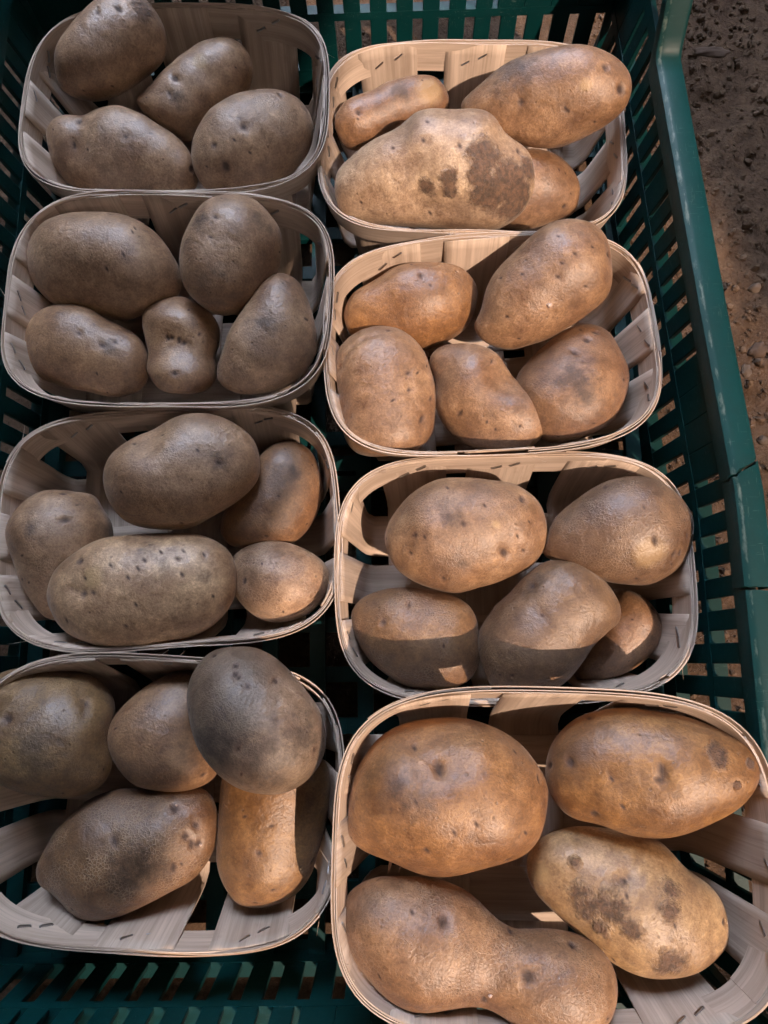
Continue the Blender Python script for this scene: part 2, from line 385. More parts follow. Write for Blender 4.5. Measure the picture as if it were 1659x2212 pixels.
def rim_right(y, dx=0, dz=0):
    z = RIM+float(np.interp(y, [20.2, 22.6], [0, 3.4])); return (xr(y)+.12*(z-RIM)*.3+dx, y, z+dz)
jag = lambda s: [0, .06, -.05, .08, -.03, .1, -.08, .05, 0, .04, .05, .02, -.05, .06, -.04, .08, .0, .05][s]
crk1 = lambda a, z, j: -.62*(a-.1)+jag(j)
crk2 = lambda a, z, j: .03*a+.4*jag(j)
seq = lambda a, b, n: list(np.linspace(a, b, n))
C1, C2 = -3.55, -9.1
ys = seq(28.7, 22.6, 8)+seq(22.3, 20.4, 7)+seq(20.0, C1, 26)
sweep('rim', [rim_right(y) for y in ys], [(1,0,0)]*len(ys), None, lambda a, z, j: -crk1(a, z, j)*-1+0)
ys = seq(C1-.10, C2, 8)
sweep('rim', [rim_right(y, .05) for y in ys], [(1,0,0)]*len(ys), lambda a, z, j: crk1(a, z, j)+.03, lambda a, z, j: crk2(a, z, j))
ys = seq(C2-.16, -28.6, 18)
sweep('rim', [rim_right(y, .10+.0*y, -.05) for y in ys], [(1,0,0)]*len(ys), lambda a, z, j: crk2(a, z, j))
ys = seq(28.7, -28.6, 30)
sweep('rim', [(xl(y), y, RIM) for y in ys], [(-1,0,0)]*len(ys))
xs = seq(-19.4, 18.3, 20); sweep('rim', [(x, YF, RIM+.05) for x in xs], [(0,1,0)]*len(xs))
xs = seq(-19.4, 19.5, 20); sweep('rim', [(x, YN, RIM+.05) for x in xs], [(0,-1,0)]*len(xs))

# ---------------------------------------------------------------- punnets
def sup(t, W, D, n=3.7):
    c, s = math.cos(t), math.sin(t); e = 2/n
    return (W/2*math.copysign(abs(c)**e, c), D/2*math.copysign(abs(s)**e, s))
def hoop_curve(W, D, n=3.7, count=360):
    t = np.linspace(0, 2*np.pi, 4001); p = np.array([sup(a, W, D, n) for a in t])
    L = np.concatenate([[0], np.cumsum(np.linalg.norm(np.diff(p, axis=0), axis=1))])
    s = np.linspace(0, L[-1], count, endpoint=False)
    return np.stack([np.interp(s, L, p[:,0]), np.interp(s, L, p[:,1])], 1), L[-1]
STAPLE = None
def staple_mesh():
    mb = MB(); w = .25; r = .05
    mb.box((-w, -r, 0), (w, r, .07)); mb.box((-w-.05, -r, -.05), (-w+.01, r, .055)); mb.box((w-.01, -r, -.05), (w+.05, r, .055))
    me = bpy.data.meshes.new('staple'); me.from_pydata([tuple(c*.01 for c in p) for p in mb.v], [], mb.f); me.materials.append(STEEL); return me
STAPLE = staple_mesh()
LEAN = .17
def punnet(label, cx, cy, zf, W, D, h, rz, tx, ty, seed, frays=3):
    r = np.random.default_rng(seed)
    root = tag(empty('punnet', M((cx, cy, zf))), label, 'punnet', 'wooden punnets in the crate')
    root.rotation_euler = (math.radians(tx), math.radians(ty), math.radians(rz))
    cv, LEN = hoop_curve(W, D); n = len(cv)
    ph = r.uniform(0, 6.28, 6); am = r.uniform(.3, 1, 6)
    def wob(s): return .07*sum(am[k]*math.sin((k+2)*2*math.pi*s+ph[k]) for k in range(3))
    def hp(s, off):              # hoop point at fraction s of the turn, off outwards
        i = (s % 1)*n; a = int(i) % n; b = (a+1) % n; f = i-int(i)
        p = cv[a]*(1-f)+cv[b]*f; tg = cv[(a+2) % n]-cv[(a-1) % n]; tg = tg/np.linalg.norm(tg); nr = np.array([tg[1], -tg[0]])
        return p+nr*(off+wob(s)), nr, tg
    def band(name, s0, turns, o0, o1, zt, ht, th=.10, steps=150, seedk=0):
        v = []; uv = []
        for i in range(steps+1):
            u = i/steps; s = s0+turns*u; off = o0+(o1-o0)*u
            zz = zt+.05*math.sin(7*math.pi*2*s+ph[3]+seedk)+.06*math.sin(2*math.pi*2*s+ph[4]+seedk)+.025*math.sin(61*s+seedk*3)
            hb = ht+.05*math.sin(11*s*2+ph[5]+seedk)
            p, nr, _ = hp(s, off)
            for (d, z) in ((0, 0), (th, 0), (th, -hb), (0, -hb)):
                q = p+nr*(d+LEN_LEAN(z)); v.append((q[0], q[1], zz+z)); uv.append((LEN*turns*u*.01+s0, z*.01+d*.003))
        f = []
        for i in range(steps):
            a, b = 4*i, 4*(i+1)
            for j in range(4): f.append((a+j, a+(j+1) % 4, b+(j+1) % 4, b+j))
        f += [(3,2,1,0), (4*steps, 4*steps+1, 4*steps+2, 4*steps+3)]
        o = mesh_obj(name, v, f, WOOD, root, smooth=True, uv=uv)
        m = o.modifiers.new('es', 'EDGE_SPLIT'); m.split_angle = .6; return o
    def LEN_LEAN(z): return LEAN*z
    a0 = r.uniform(.55, .95)
    band('inner_band', a0, 1.13, -.165, -.10, h, 1.75, .055, seedk=0)
    band('outer_band', a0+.4, 1.10, .055, .12, h+.02, 1.65, .055, seedk=2)
    band('rim_strip', a0+.2, .93, -.03, -.03, h+.05, .55, .04, seedk=4)
    # slats: three across the short way, three the long way, woven on the floor
    Wb, Db = W-2*LEAN*h-.9, D-2*LEAN*h-.9
    def slat(axis_y, c0, wid, sgn):
        half = wid/2; K = 7; v = []; uv = []
        ext, base = (D, Db) if axis_y else (W, Wb); oext, obase = (W, Wb) if axis_y else (D, Db)
        jt = r.uniform(-.12, .12); prof = []
        for side in (1, -1):
            seg = []
            for q in np.linspace(0, 1, 9): seg.append(('w', q))
            prof.append(seg)
        rows = []
        for q in np.linspace(0, 1, 9): rows.append((1, q, None))
        for q in np.linspace(.12, .88, 15): rows.append((0, q, None))
        for q in np.linspace(1, 0, 9): rows.append((-1, q, None))
        dist = 0; last = None
        for side, q, _ in rows:
            for k in range(K):
                e = -1+2*k/(K-1)
                ct = c0+half*e; cb = (c0*obase/oext*1.10+half*e*.97)
                s = 1-abs(2*ct/oext)**3.7; top = ext/2*max(s, .02)**(1/3.7)-.10
                b = base/2
                if side:
                    # wall from the hoop down with a rounded heel
                    z0 = h-.15; zz = z0*(1-q); yy = top+(b-top)*q
                    heel = max(0, (q-.8)/.2); yy -= .35*heel**2; zz = zz+.14*heel*0
                    c = ct+(cb-ct)*q; p = (c, side*yy, max(zz, 0)+.12)
                else:
                    yy = b-.35-(2*b-.7)*q; wv = sgn*.075*math.cos(yy/Db*math.pi*3) if axis_y else sgn*-.075*math.cos(yy/Wb*math.pi*3)
                    p = (cb, yy, .13+wv+.02*e*e)
                c_, y_, z_ = p
                v.append((c_, y_, z_) if axis_y else (y_, c_, z_)); 
            mid = np.array(v[-K//2-1])
            if last is not None: dist += np.linalg.norm(mid-last)
            last = mid
            for k in range(K): uv.append((dist*.01+c0, (k/(K-1))*wid*.01))
        f = [(i*K+k, i*K+k+1, (i+1)*K+k+1, (i+1)*K+k) for i in range(len(rows)-1) for k in range(K-1)]
        o = mesh_obj('slat', v, f, WOOD, root, smooth=True, uv=uv)
        m = o.modifiers.new('s', 'SOLIDIFY'); m.thickness = .0010; m.offset = 0; return o
    sy = [(-.285*W+r.uniform(-.15,.15), 3.6), (r.uniform(-.3,.3), 3.7), (.285*W+r.uniform(-.15,.15), 3.6)]
    sx = [(-.27*D, 2.5), (r.uniform(-.15,.15), 2.5), (.27*D, 2.5)]
    for i, (c, w) in enumerate(sy): slat(True, c, w, 1 if i % 2 else -1)
    for i, (c, w) in enumerate(sx): slat(False, c, w, 1 if i % 2 else -1)
    # staples, in slanting pairs where a slat meets the bands
    def nearest(pt): return float(np.argmin(np.linalg.norm(cv-np.array(pt), axis=1)))/n
    spots = [nearest(sup(math.atan2(sg*9, c*1.4), W, D)) for c, _ in sy for sg in (1, -1)]
    spots = []
    for c, _ in sy:
        for sg in (1, -1): spots.append(nearest((c, sg*D/2)))
    for c, _ in sx:
        for sg in (1, -1): spots.append(nearest((sg*W/2, c)))
    for s in spots:
        for k in (-.5, .5):
            s2 = s+(k*.95+r.uniform(-.2, .2))/LEN; zz = -.85-k*.45+r.uniform(-.12, .12)
            p, nr, tg = hp(s2, -.168+LEAN*zz)
            o = bpy.data.objects.new('staple', STAPLE); link(o, root)
            Z = Vector((-nr[0], -nr[1], LEAN)).normalized(); a = r.uniform(.5, .75)
            T = Vector((tg[0], tg[1], 0)); U = Z.cross(T).normalized(); T = U.cross(Z)
            X = T*math.cos(a)+U*math.sin(a)*(1 if k else 1); Y = Z.cross(X)
            o.matrix_local = Matrix(((X.x,Y.x,Z.x,p[0]*.01),(X.y,Y.y,Z.y,p[1]*.01),(X.z,Y.z,Z.z,(h+zz)*.01),(0,0,0,1)))
    # torn wood fibres along the rim
    for k in range(frays):
        s = r.uniform(0, 1); p, nr, tg = hp(s, .2); v = []; ln = r.uniform(.5, 1.3); up = r.uniform(-.3, .5)
        dirv = np.array([*(tg*r.choice([-1, 1])*.8+nr*.55), up]); dirv /= np.linalg.norm(dirv); w = .025
        for i in range(5):
            u = i/4; c = np.array([p[0], p[1], h-.2])+dirv*ln*u+np.array([0, 0, .15*u*u]); ww = w*(1-.8*u)
            v += [c+np.array([ww,0,0]), c+np.array([0,ww,0]), c+np.array([-ww,0,ww])]
        f = [(3*i+j, 3*i+(j+1) % 3, 3*i+3+(j+1) % 3, 3*i+3+j) for i in range(4) for j in range(3)]
        mesh_obj('splinter', v, f, WOOD, root, uv=[(q[0]*.01, q[1]*.01) for q in v])
    return root
HH = 6.5
PUN = {  # cx, cy, floor z, W, D, height, rz, tilt x, tilt y
 'L1': (-9.33, 20.85, 0.9, 18.0, 13.0, 5.6, -1, 0, 0), 'R1': (8.28, 18.15, 0.6, 18.0, 13.0, 5.3, -3, 0, 0),
 'L2': (-9.11, 7.80, 0.9, 18.0, 12.9, 5.7, -2, 0, 0), 'R2': (8.70, 4.85, 0.7, 18.0, 12.7, 5.5, 3, 0, 0),
 'L3': (-8.75, -5.0, 0.5, 18.0, 12.8, 5.3, 2, 0, 0), 'R3': (9.33, -7.95, 0.6, 18.0, 12.8, 5.3, 0, 0, 0),
 'L4': (-8.55, -18.4, 1.0, 18.0, 13.0, 5.9, -2, 0, 0), 'R4': (9.78, -20.45, 3.6, 18.7, 13.6, 6.2, -1, 0, 0)}
PL = {'L1': 'wooden punnet in the far left corner of the crate, nearest the dark left wall',
 'R1': 'wooden punnet at the far end of the right row holding the large scabby potato',
 'L2': 'wooden punnet second from the far end in the left row, with five potatoes',
 'R2': 'wooden punnet second from the far end in the right row, with a kidney-shaped potato',
 'L3': 'wooden punnet third from the far end in the left row, with one small round potato',
 'R3': 'wooden punnet third from the far end in the right row, with square sunlit patches',
 'L4': 'nearest punnet of the left row, with the blackish potato on top',
 'R4': 'nearest punnet of the right row, standing highest, with four large orange-brown potatoes'}
for i, k in enumerate(PUN): punnet(PL[k], *PUN[k], seed=20+i)

# ---------------------------------------------------------------- potatoes
REG = {'A': (0, 0, .8439, 'L1'), 'B': (1200, 0, .8439, 'R1'), 'C': (0, 750, .8439, 'L2'), 'D': (1250, 850, .9042, 'R2'),
       'E': (0, 1600, .8439, 'L3'), 'F': (1300, 1800, .9343, 'R3'), 'G': (0, 2550, .8439, 'L4'), 'H': (1250, 2700, 1.0983, 'R4')}
T_GREY = (.50, .355, .24); T_TAN = (.43, .285, .175); T_ORG = (.41, .235, .105); T_PALE = (.62, .50, .375); T_DK = (.28, .23, .185); T_BRN = (.34, .205, .115)
# region, label, outline, lift over the punnet floor, extra slope (right, up), tone, netting, marks (x, y, radius, kind)
POT = [
('A', 'tall potato with a cracked pale top leaning over the rim of the far left punnet', [(260,250),(275,190),(330,95),(400,20),(470,-25),(580,-40),(690,-10),(745,55),(785,130),(795,210),(770,290),(700,360),(600,430),(500,465),(400,465),(310,430),(268,350)], 2.6, (0,0), T_GREY, .4,
  [(455,50,12,'e'),(560,38,18,'e'),(620,25,70,'w'),(680,40,40,'s')]),
('A', 'potato at the back of the far left punnet with a slanting dark scar', [(655,480),(690,430),(760,340),(830,265),(930,200),(1020,172),(1110,185),(1175,235),(1205,310),(1205,400),(1150,480),(1050,560),(960,630),(890,665),(800,620),(700,550)], .4, (0,0), T_GREY, .2,
  [(825,370,20,'e'),(940,280,34,'p'),(850,470,45,'d'),(800,440,10,'e')]),
('A', 'potato with a small knob at its left end, front of the far left punnet', [(215,640),(235,580),(290,545),(350,540),(400,545),(460,515),(545,505),(640,525),(740,580),(830,650),(890,730),(920,820),(915,880),(850,930),(700,960),(500,950),(350,900),(270,830),(230,740)], .2, (0,0), T_GREY, .3,
  [(590,635,14,'e'),(335,680,13,'e'),(905,800,16,'e'),(370,560,14,'e'),(365,560,50,'v'),(350,640,55,'v'),(340,720,50,'v')]),
('A', 'oval potato with dark eyes at the front right of the far left punnet', [(910,740),(925,650),(970,560),(1050,480),(1150,425),(1260,410),(1370,425),(1450,485),(1485,580),(1475,680),(1430,770),(1350,850),(1240,910),(1100,920),(990,890),(930,820)], .5, (0,0), T_GREY, .9,
  [(1150,590,18,'e'),(1070,785,24,'e'),(1015,690,14,'e'),(1330,435,14,'e'),(1455,510,25,'d')]),
('B', 'small elongated potato at the back left of the punnet with the scabby one', [(175,570),(190,520),(240,470),(330,430),(400,390),(480,360),(560,348),(640,360),(690,410),(715,480),(700,550),(600,600),(450,650),(350,690),(260,705),(200,660)], 1.4, (0,0), T_BRN, .3,
  [(620,420,60,'p'),(200,640,30,'w'),(280,540,12,'e'),(480,430,60,'d')]),
('B', 'long potato with a dark rotten spot at its tip, sticking out over the right rim', [(760,500),(800,440),(900,370),(1000,310),(1120,260),(1230,220),(1340,203),(1430,220),(1510,265),(1560,330),(1577,400),(1560,480),(1510,550),(1420,620),(1320,670),(1220,705),(1120,708),(1020,680),(900,640),(800,580)], 2.9, (.22,.1), T_TAN, .35,
  [(1037,490,18,'e'),(1350,400,26,'p'),(1525,425,32,'d'),(1525,420,22,'e'),(1455,305,18,'e'),(1260,520,10,'e'),(1000,330,120,'d')]),
('B', 'largest lumpy pale potato with brown scab over its right end', [(165,870),(180,800),(240,740),(330,670),(420,620),(485,580),(510,540),(570,510),(650,505),(730,515),(810,508),(890,520),(940,560),(975,620),(1030,660),(1080,710),(1105,770),(1112,860),(1090,930),(1050,1000),(980,1060),(880,1100),(760,1110),(600,1090),(400,1070),(230,1030),(180,960)], 1.0, (0,0), T_PALE, .15,
  [(880,730,75,'s'),(1000,850,95,'s'),(1030,950,90,'s'),(900,920,75,'s'),(700,850,38,'s'),(725,920,32,'s'),(600,900,36,'s'),(860,830,60,'s'),(1090,800,50,'s'),(490,600,70,'v'),(530,720,80,'v'),(540,850,80,'v'),(560,970,80,'v'),(960,640,60,'v'),(590,655,13,'e'),(765,690,13,'e'),(1045,705,16,'e'),(600,570,10,'e')]),
('B', 'plain tan potato half hidden behind the lumpy scabby potato', [(900,900),(950,780),(1040,710),(1130,700),(1220,725),(1290,790),(1325,870),(1320,960),(1290,1020),(1200,1060),(1060,1090),(950,1080),(890,1000)], 0, (0,0), T_TAN, .2,
  [(1255,980,13,'e'),(1230,800,8,'e')]),
('C', 'big oval potato with wrinkled shiny shoulder, back left of its punnet', [(92,310),(110,270),(150,210),(220,150),(330,112),(450,103),(560,120),(660,165),(740,230),(800,310),(835,400),(835,470),(790,540),(700,590),(600,625),(500,610),(380,575),(260,550),(190,500),(110,410)], .7, (0,0), T_GREY, .4,
  [(510,395,10,'e'),(520,120,16,'e'),(350,190,130,'w'),(640,200,8,'e')]),
('C', 'upright potato with grey stains standing against the far rim of the second left punnet', [(850,350),(860,260),(890,180),(950,90),(1030,48),(1120,38),(1210,60),(1280,120),(1330,200),(1345,290),(1325,390),(1270,490),(1190,560),(1090,600),(1000,580),(920,520),(870,440)], 1.8, (0,.1), T_GREY, .3,
  [(1050,410,42,'d'),(950,160,60,'d'),(1230,170,60,'d'),(1025,140,14,'e'),(880,260,40,'d'),(1000,230,9,'e')]),
('C', 'smooth tapering potato at the front left of the second left punnet', [(88,700),(110,640),(170,580),(260,550),(350,548),(430,575),(510,625),(590,665),(650,710),(690,790),(695,880),(660,950),(560,985),(420,970),(280,950),(160,890),(100,800)], .2, (0,0), T_TAN, .2,
  [(370,690,12,'e'),(490,745,14,'e'),(545,735,12,'e'),(510,760,45,'d')]),
('C', 'small two-lobed potato with a folded crease, front middle of its punnet', [(672,620),(690,565),(740,520),(810,503),(880,515),(950,560),(1010,610),(1040,670),(1040,740),(1020,800),(1025,860),(1010,920),(960,965),(870,978),(780,970),(730,930),(692,860),(700,790),(690,720)], .6, (0,0), T_TAN, .1,
  [(770,700,16,'e'),(805,698,14,'e'),(840,708,16,'e'),(870,728,14,'e'),(810,690,60,'w'),(945,690,10,'e'),(830,880,16,'e'),(740,730,70,'v'),(900,770,70,'v'),(820,740,70,'v')]),
('C', 'pear-shaped potato with a wrinkled pointed top, right of its punnet', [(1060,760),(1075,690),(1120,600),(1180,510),(1240,430),(1300,403),(1360,410),(1420,450),(1470,530),(1500,620),(1515,710),(1505,790),(1460,870),(1380,930),(1260,965),(1130,965),(1050,920),(1035,850)], .6, (0,.1), T_GREY, .5,
  [(1330,480,140,'w'),(1250,640,60,'d'),(1040,850,20,'d'),(1450,620,9,'e')]),
('D', 'smooth orange-brown oval potato at the back left of the second right punnet', [(143,480),(150,420),(190,350),(270,290),(370,235),(470,205),(570,200),(660,225),(715,280),(738,350),(720,430),(680,500),(600,560),(500,612),(420,600),(300,570),(180,545)], .2, (0,0), T_ORG, .15,
  [(478,275,18,'e'),(520,320,9,'e'),(640,250,8,'e')]),
('D', 'large oval potato with a white sprout bud, resting on the far rim', [(705,500),(730,420),(760,320),(820,230),(900,160),(980,80),(1060,30),(1150,12),(1240,30),(1300,85),(1335,180),(1342,280),(1310,370),(1240,440),(1130,510),(1020,570),(920,605),(830,605),(750,570)], 1.6, (.1,.22), T_TAN, .2,
  [(1052,405,20,'b'),(1160,185,13,'e'),(1085,290,14,'e'),(1320,180,18,'e'),(830,280,10,'e'),(1105,215,8,'e'),(1220,330,8,'e'),(1090,105,8,'e'),(860,460,10,'e')]),
('D', 'upright potato with shiny wrinkled top and a side lobe, front left of its punnet', [(108,650),(130,590),(190,530),(270,503),(350,508),(420,540),(485,610),(520,690),(540,780),(540,880),(530,970),(480,1040),(400,1075),(300,1080),(200,1050),(150,980),(135,880),(120,770)], .6, (0,0), T_TAN, .2,
  [(280,640,170,'w'),(485,915,20,'e'),(425,705,15,'e'),(420,780,12,'e'),(330,525,11,'e'),(135,690,18,'c'),(155,640,18,'c'),(185,595,18,'c'),(225,565,18,'c'),(270,548,16,'c'),(150,860,18,'c'),(180,905,18,'c'),(520,820,14,'e')]),
('D', 'kidney-shaped potato with a flaky patch, front middle of its punnet', [(522,660),(560,600),(640,580),(730,585),(810,630),(855,690),(890,735),(950,780),(1010,830),(1043,890),(1040,960),(990,1020),(930,1060),(850,1070),(750,1055),(650,1010),(580,940),(545,850),(550,760)], .3, (0,0), T_TAN, .25,
  [(840,860,46,'w'),(655,890,18,'e'),(870,740,75,'v'),(820,720,75,'v'),(800,655,12,'e'),(920,950,9,'e'),(1010,1000,16,'e')]),
('D', 'round potato with a big black smudge, right of the kidney-shaped one', [(905,730),(950,660),(1020,590),(1100,525),(1180,485),(1260,483),(1330,515),(1380,590),(1415,680),(1410,770),(1375,870),(1310,940),(1210,990),(1110,1012),(1030,1005),(940,930),(900,830)], 0, (0,0), T_BRN, .5,
  [(1170,720,105,'d'),(1210,800,45,'d'),(1110,740,50,'d'),(1155,612,20,'e'),(1220,550,22,'e'),(1260,520,18,'e'),(1390,740,13,'e'),(1185,512,10,'e'),(1240,930,8,'e')]),
('E', 'broad rough potato at the left side of the third left punnet', [(30,640),(50,560),(100,490),(170,440),(240,422),(290,432),(330,442),(400,435),(460,455),(500,520),(540,580),(540,700),(480,820),(380,950),(280,1030),(210,1020),(140,940),(90,850),(60,750)], .1, (0,0), T_GREY, .8,
  [(315,567,20,'e'),(140,615,34,'d'),(300,440,14,'e'),(370,495,8,'e')]),
('E', 'large two-humped potato lying on top at the back of the third left punnet', [(485,370),(500,310),(550,240),(630,190),(720,155),(800,110),(880,75),(980,62),(1070,80),(1150,130),(1205,200),(1225,290),(1215,370),(1170,440),(1090,500),(1000,560),(920,605),(820,620),(700,610),(600,575),(530,500),(495,430)], 2.0, (0,0), T_GREY, .6,
  [(1040,300,18,'e'),(1030,290,60,'d'),(860,590,14,'e'),(640,205,13,'e'),(740,160,70,'v'),(700,230,70,'v'),(1050,150,120,'w'),(770,160,10,'e')]),
('E', 'brown potato at the back right of the third left punnet, partly under another', [(1040,620),(1060,520),(1120,430),(1200,300),(1280,215),(1370,195),(1450,225),(1510,300),(1535,400),(1525,500),(1480,590),(1410,670),(1300,710),(1180,710),(1090,690)], 0, (0,0), T_BRN, .4,
  [(1265,650,12,'e'),(1390,340,50,'d'),(1320,460,8,'e')]),
('E', 'largest smooth yellowish potato with black specks at the front of the third left punnet', [(205,950),(210,880),(240,800),(310,730),(400,670),(500,637),(620,635),(760,640),(880,645),(980,670),(1050,720),(1090,790),(1105,880),(1085,960),(1030,1040),(950,1100),(840,1145),(700,1175),(560,1185),(440,1175),(330,1130),(250,1060)], 1.0, (0,0), (.70,.52,.345), .05,
  [(365,760,24,'e'),(380,920,24,'e'),(320,890,18,'c'),(350,905,18,'c'),(435,915,14,'e'),(380,905,60,'v'),(850,762,17,'e'),(876,720,10,'e'),(690,765,14,'e'),(865,825,11,'e'),(310,1050,14,'e'),(600,1065,10,'e'),(790,800,36,'g'),(960,845,36,'g'),(700,730,50,'g'),(530,790,7,'e'),(650,805,7,'e'),(960,745,9,'e'),(430,840,55,'p'),(650,960,8,'e'),(760,720,8,'e')]),
('E', 'small egg-shaped potato with cracked netted skin by the right rim', [(1095,790),(1120,730),(1180,690),(1260,668),(1340,672),(1430,700),(1510,750),(1550,810),(1545,900),(1500,970),(1430,1020),(1340,1045),(1250,1040),(1170,990),(1110,900)], .6, (0,0), T_GREY, 1.3,
  [(1160,855,16,'e'),(1330,720,150,'w')]),
('F', 'spotted oval potato with deep eyes at the back left of the third right punnet', [(265,380),(280,310),(320,250),(390,170),(470,130),(560,110),(680,115),(790,130),(870,165),(930,220),(960,290),(965,370),(940,440),(880,500),(800,540),(690,580),(580,610),(500,600),(400,565),(310,500),(280,440)], .9, (0,0), T_TAN, .7,
  [(590,305,18,'e'),(770,440,27,'e'),(845,210,22,'e'),(515,548,15,'e'),(385,365,15,'e'),(855,440,12,'e'),(545,290,70,'d'),(730,320,18,'p'),(600,480,34,'d'),(430,380,11,'e'),(365,440,11,'e'),(835,375,10,'e'),(680,240,8,'e')]),
('F', 'greyish rough potato at the back right of its punnet, against the crate wall', [(960,380),(975,310),(1020,250),(1100,185),(1200,135),(1300,118),(1400,130),(1490,180),(1550,240),(1585,310),(1580,400),(1550,480),(1490,545),(1400,590),(1320,592),(1220,570),(1100,520),(1000,470),(950,440)], 1.6, (0,.05), (.25,.165,.105), 1.0,
  [(1418,395,22,'e'),(1500,452,20,'e'),(1530,446,16,'e'),(1555,365,12,'e'),(1200,160,14,'e'),(1335,567,13,'e'),(1400,450,70,'p'),(1495,498,10,'e')]),
('F', 'round brown potato with a square sunlit patch, front left of its punnet', [(110,720),(130,660),(190,610),(280,582),(380,578),(480,590),(570,625),(630,680),(660,760),(665,850),(650,930),(600,990),(520,1022),(420,1025),(310,1000),(210,940),(150,860),(120,790)], .1, (0,0), (.27,.165,.085), 1.0,
  [(247,742,18,'e'),(605,690,20,'d'),(365,655,13,'e'),(310,690,90,'w')]),
('F', 'large upright potato with torn wrinkled skin, front middle of its punnet', [(668,830),(680,750),(720,670),(790,590),(860,520),(930,475),(1010,463),(1090,480),(1170,530),(1230,590),(1265,660),(1260,730),(1210,780),(1150,830),(1110,900),(1050,980),(970,1020),(880,1038),(780,1035),(720,1010),(685,930)], 1.3, (0,.05), (.28,.19,.115), .5,
  [(885,580,18,'e'),(890,570,60,'d'),(1060,590,110,'w'),(800,960,11,'e'),(930,710,12,'e')]),
('F', 'small brown potato with a ragged end under the upright one', [(1240,600),(1300,605),(1370,645),(1420,710),(1435,770),(1410,840),(1350,910),(1270,960),(1170,990),(1080,990),(1060,930),(1100,820),(1180,690)], 0, (0,0), T_BRN, .5,
  [(1395,685,16,'e'),(1420,722,20,'s'),(1415,700,26,'w')]),
('G', 'broad dark two-lobed potato at the left edge of the nearest left punnet', [(-130,450),(-110,280),(-40,180),(60,143),(180,142),(290,160),(390,165),(470,210),(520,270),(540,340),(525,440),(535,560),(520,640),(450,710),(330,750),(200,752),(60,720),(-40,670),(-110,580)], .9, (0,0), (.33,.23,.12), .4,
  [(20,390,28,'e'),(405,320,13,'e'),(330,185,20,'c'),(370,240,20,'c'),(390,300,20,'c'),(385,370,18,'c'),(150,560,120,'d')]),
('G', 'smooth pale brown potato in the middle, partly under the blackish one', [(513,500),(525,420),(580,340),(660,260),(760,195),(860,160),(940,150),(1010,200),(1040,350),(1040,520),(1020,640),(940,700),(850,727),(740,720),(640,690),(560,610)], .3, (0,0), T_TAN, .15,
  [(955,645,12,'e'),(720,480,110,'w')]),
('G', 'round blackish weathered potato lying on top of the others', [(882,330),(890,250),(930,150),(1000,80),(1090,55),(1190,55),(1280,90),(1370,160),(1450,240),(1510,330),(1535,430),(1535,540),(1500,620),(1440,690),(1340,735),(1230,740),(1120,715),(1020,650),(940,550),(895,440)], 3.0, (0,0), T_DK, .5,
  [(1120,128,18,'e'),(1110,180,20,'e'),(1135,185,14,'e'),(1300,200,19,'e'),(1170,235,14,'e'),(1130,525,16,'e'),(1485,530,14,'e'),(1020,90,12,'e'),(1000,480,140,'d'),(1250,600,170,'d'),(1430,450,110,'d'),(1200,330,120,'w')]),
('G', 'large netted brown potato with several sprouting eyes, front left of the nearest left punnet', [(183,1100),(200,1030),(250,940),(330,850),(420,770),(520,730),(640,715),(760,705),(880,715),(960,745),(1005,820),(1018,900),(1005,980),(960,1070),(890,1140),(800,1200),(680,1270),(560,1320),(450,1345),(360,1325),(290,1260),(250,1200),(200,1160)], .3, (0,0), (.26,.155,.08), 1.5,
  [(825,815,24,'e'),(840,800,9,'b'),(540,965,22,'e'),(875,940,19,'e'),(905,990,20,'e'),(935,978,20,'e'),(955,985,9,'b'),(825,1085,20,'e'),(920,890,17,'e'),(640,1120,120,'d'),(750,1090,60,'d')]),
('G', 'smooth golden potato at the front right of the nearest left punnet', [(1030,1000),(1035,850),(1050,720),(1090,600),(1200,560),(1400,560),(1530,580),(1572,680),(1570,800),(1545,930),(1510,1050),(1480,1130),(1420,1210),(1330,1270),(1220,1297),(1130,1280),(1070,1200),(1035,1100)], .1, (0,0), (.345,.205,.085), .15,
  [(1220,1030,16,'e'),(1495,1060,20,'e'),(1210,1255,9,'e'),(1290,905,10,'e'),(1290,1190,10,'e'),(1160,850,8,'e')]),
('H', 'biggest round orange-brown potato at the back left of the nearest right punnet', [(122,540),(130,450),(160,340),(220,250),(310,190),(430,165),(540,165),(640,190),(720,240),(800,310),(850,390),(868,470),(845,560),(790,630),(700,690),(590,730),(480,742),(380,715),(290,680),(190,640),(140,600)], .4, (0,0), T_ORG, .35,
  [(458,330,26,'e'),(462,350,18,'e'),(375,265,16,'e'),(710,670,16,'e'),(820,375,14,'e'),(415,650,15,'e'),(590,535,9,'e'),(350,450,85,'g'),(510,570,10,'e'),(375,465,8,'e')]),
('H', 'glossy tapering orange-brown potato at the back right of the nearest right punnet', [(860,330),(880,240),(930,180),(1000,145),(1100,122),(1200,122),(1330,140),(1450,180),(1540,230),(1595,280),(1613,340),(1600,390),(1540,460),(1460,520),(1370,565),(1270,590),(1150,580),(1040,545),(950,510),(890,440),(865,390)], 1.0, (.16,0), (.40,.23,.09), .05,
  [(1272,352,22,'e'),(1272,378,20,'e'),(938,315,19,'e'),(1010,158,14,'e'),(1025,510,19,'e'),(870,330,16,'e'),(1480,295,34,'s'),(1580,320,16,'s'),(1530,400,14,'s'),(1040,440,14,'g'),(1500,300,90,'w')]),
('H', 'smooth yellowish potato with purplish brown blotches, right of the nearest right punnet', [(798,700),(810,640),(860,595),(930,572),(1030,572),(1140,580),(1240,590),(1310,635),(1360,690),(1440,750),(1500,820),(1535,900),(1530,980),(1480,1050),(1400,1090),(1290,1100),(1180,1080),(1080,1030),(990,960),(900,890),(840,820),(810,760)], .6, (0,0), (.64,.475,.27), .05,
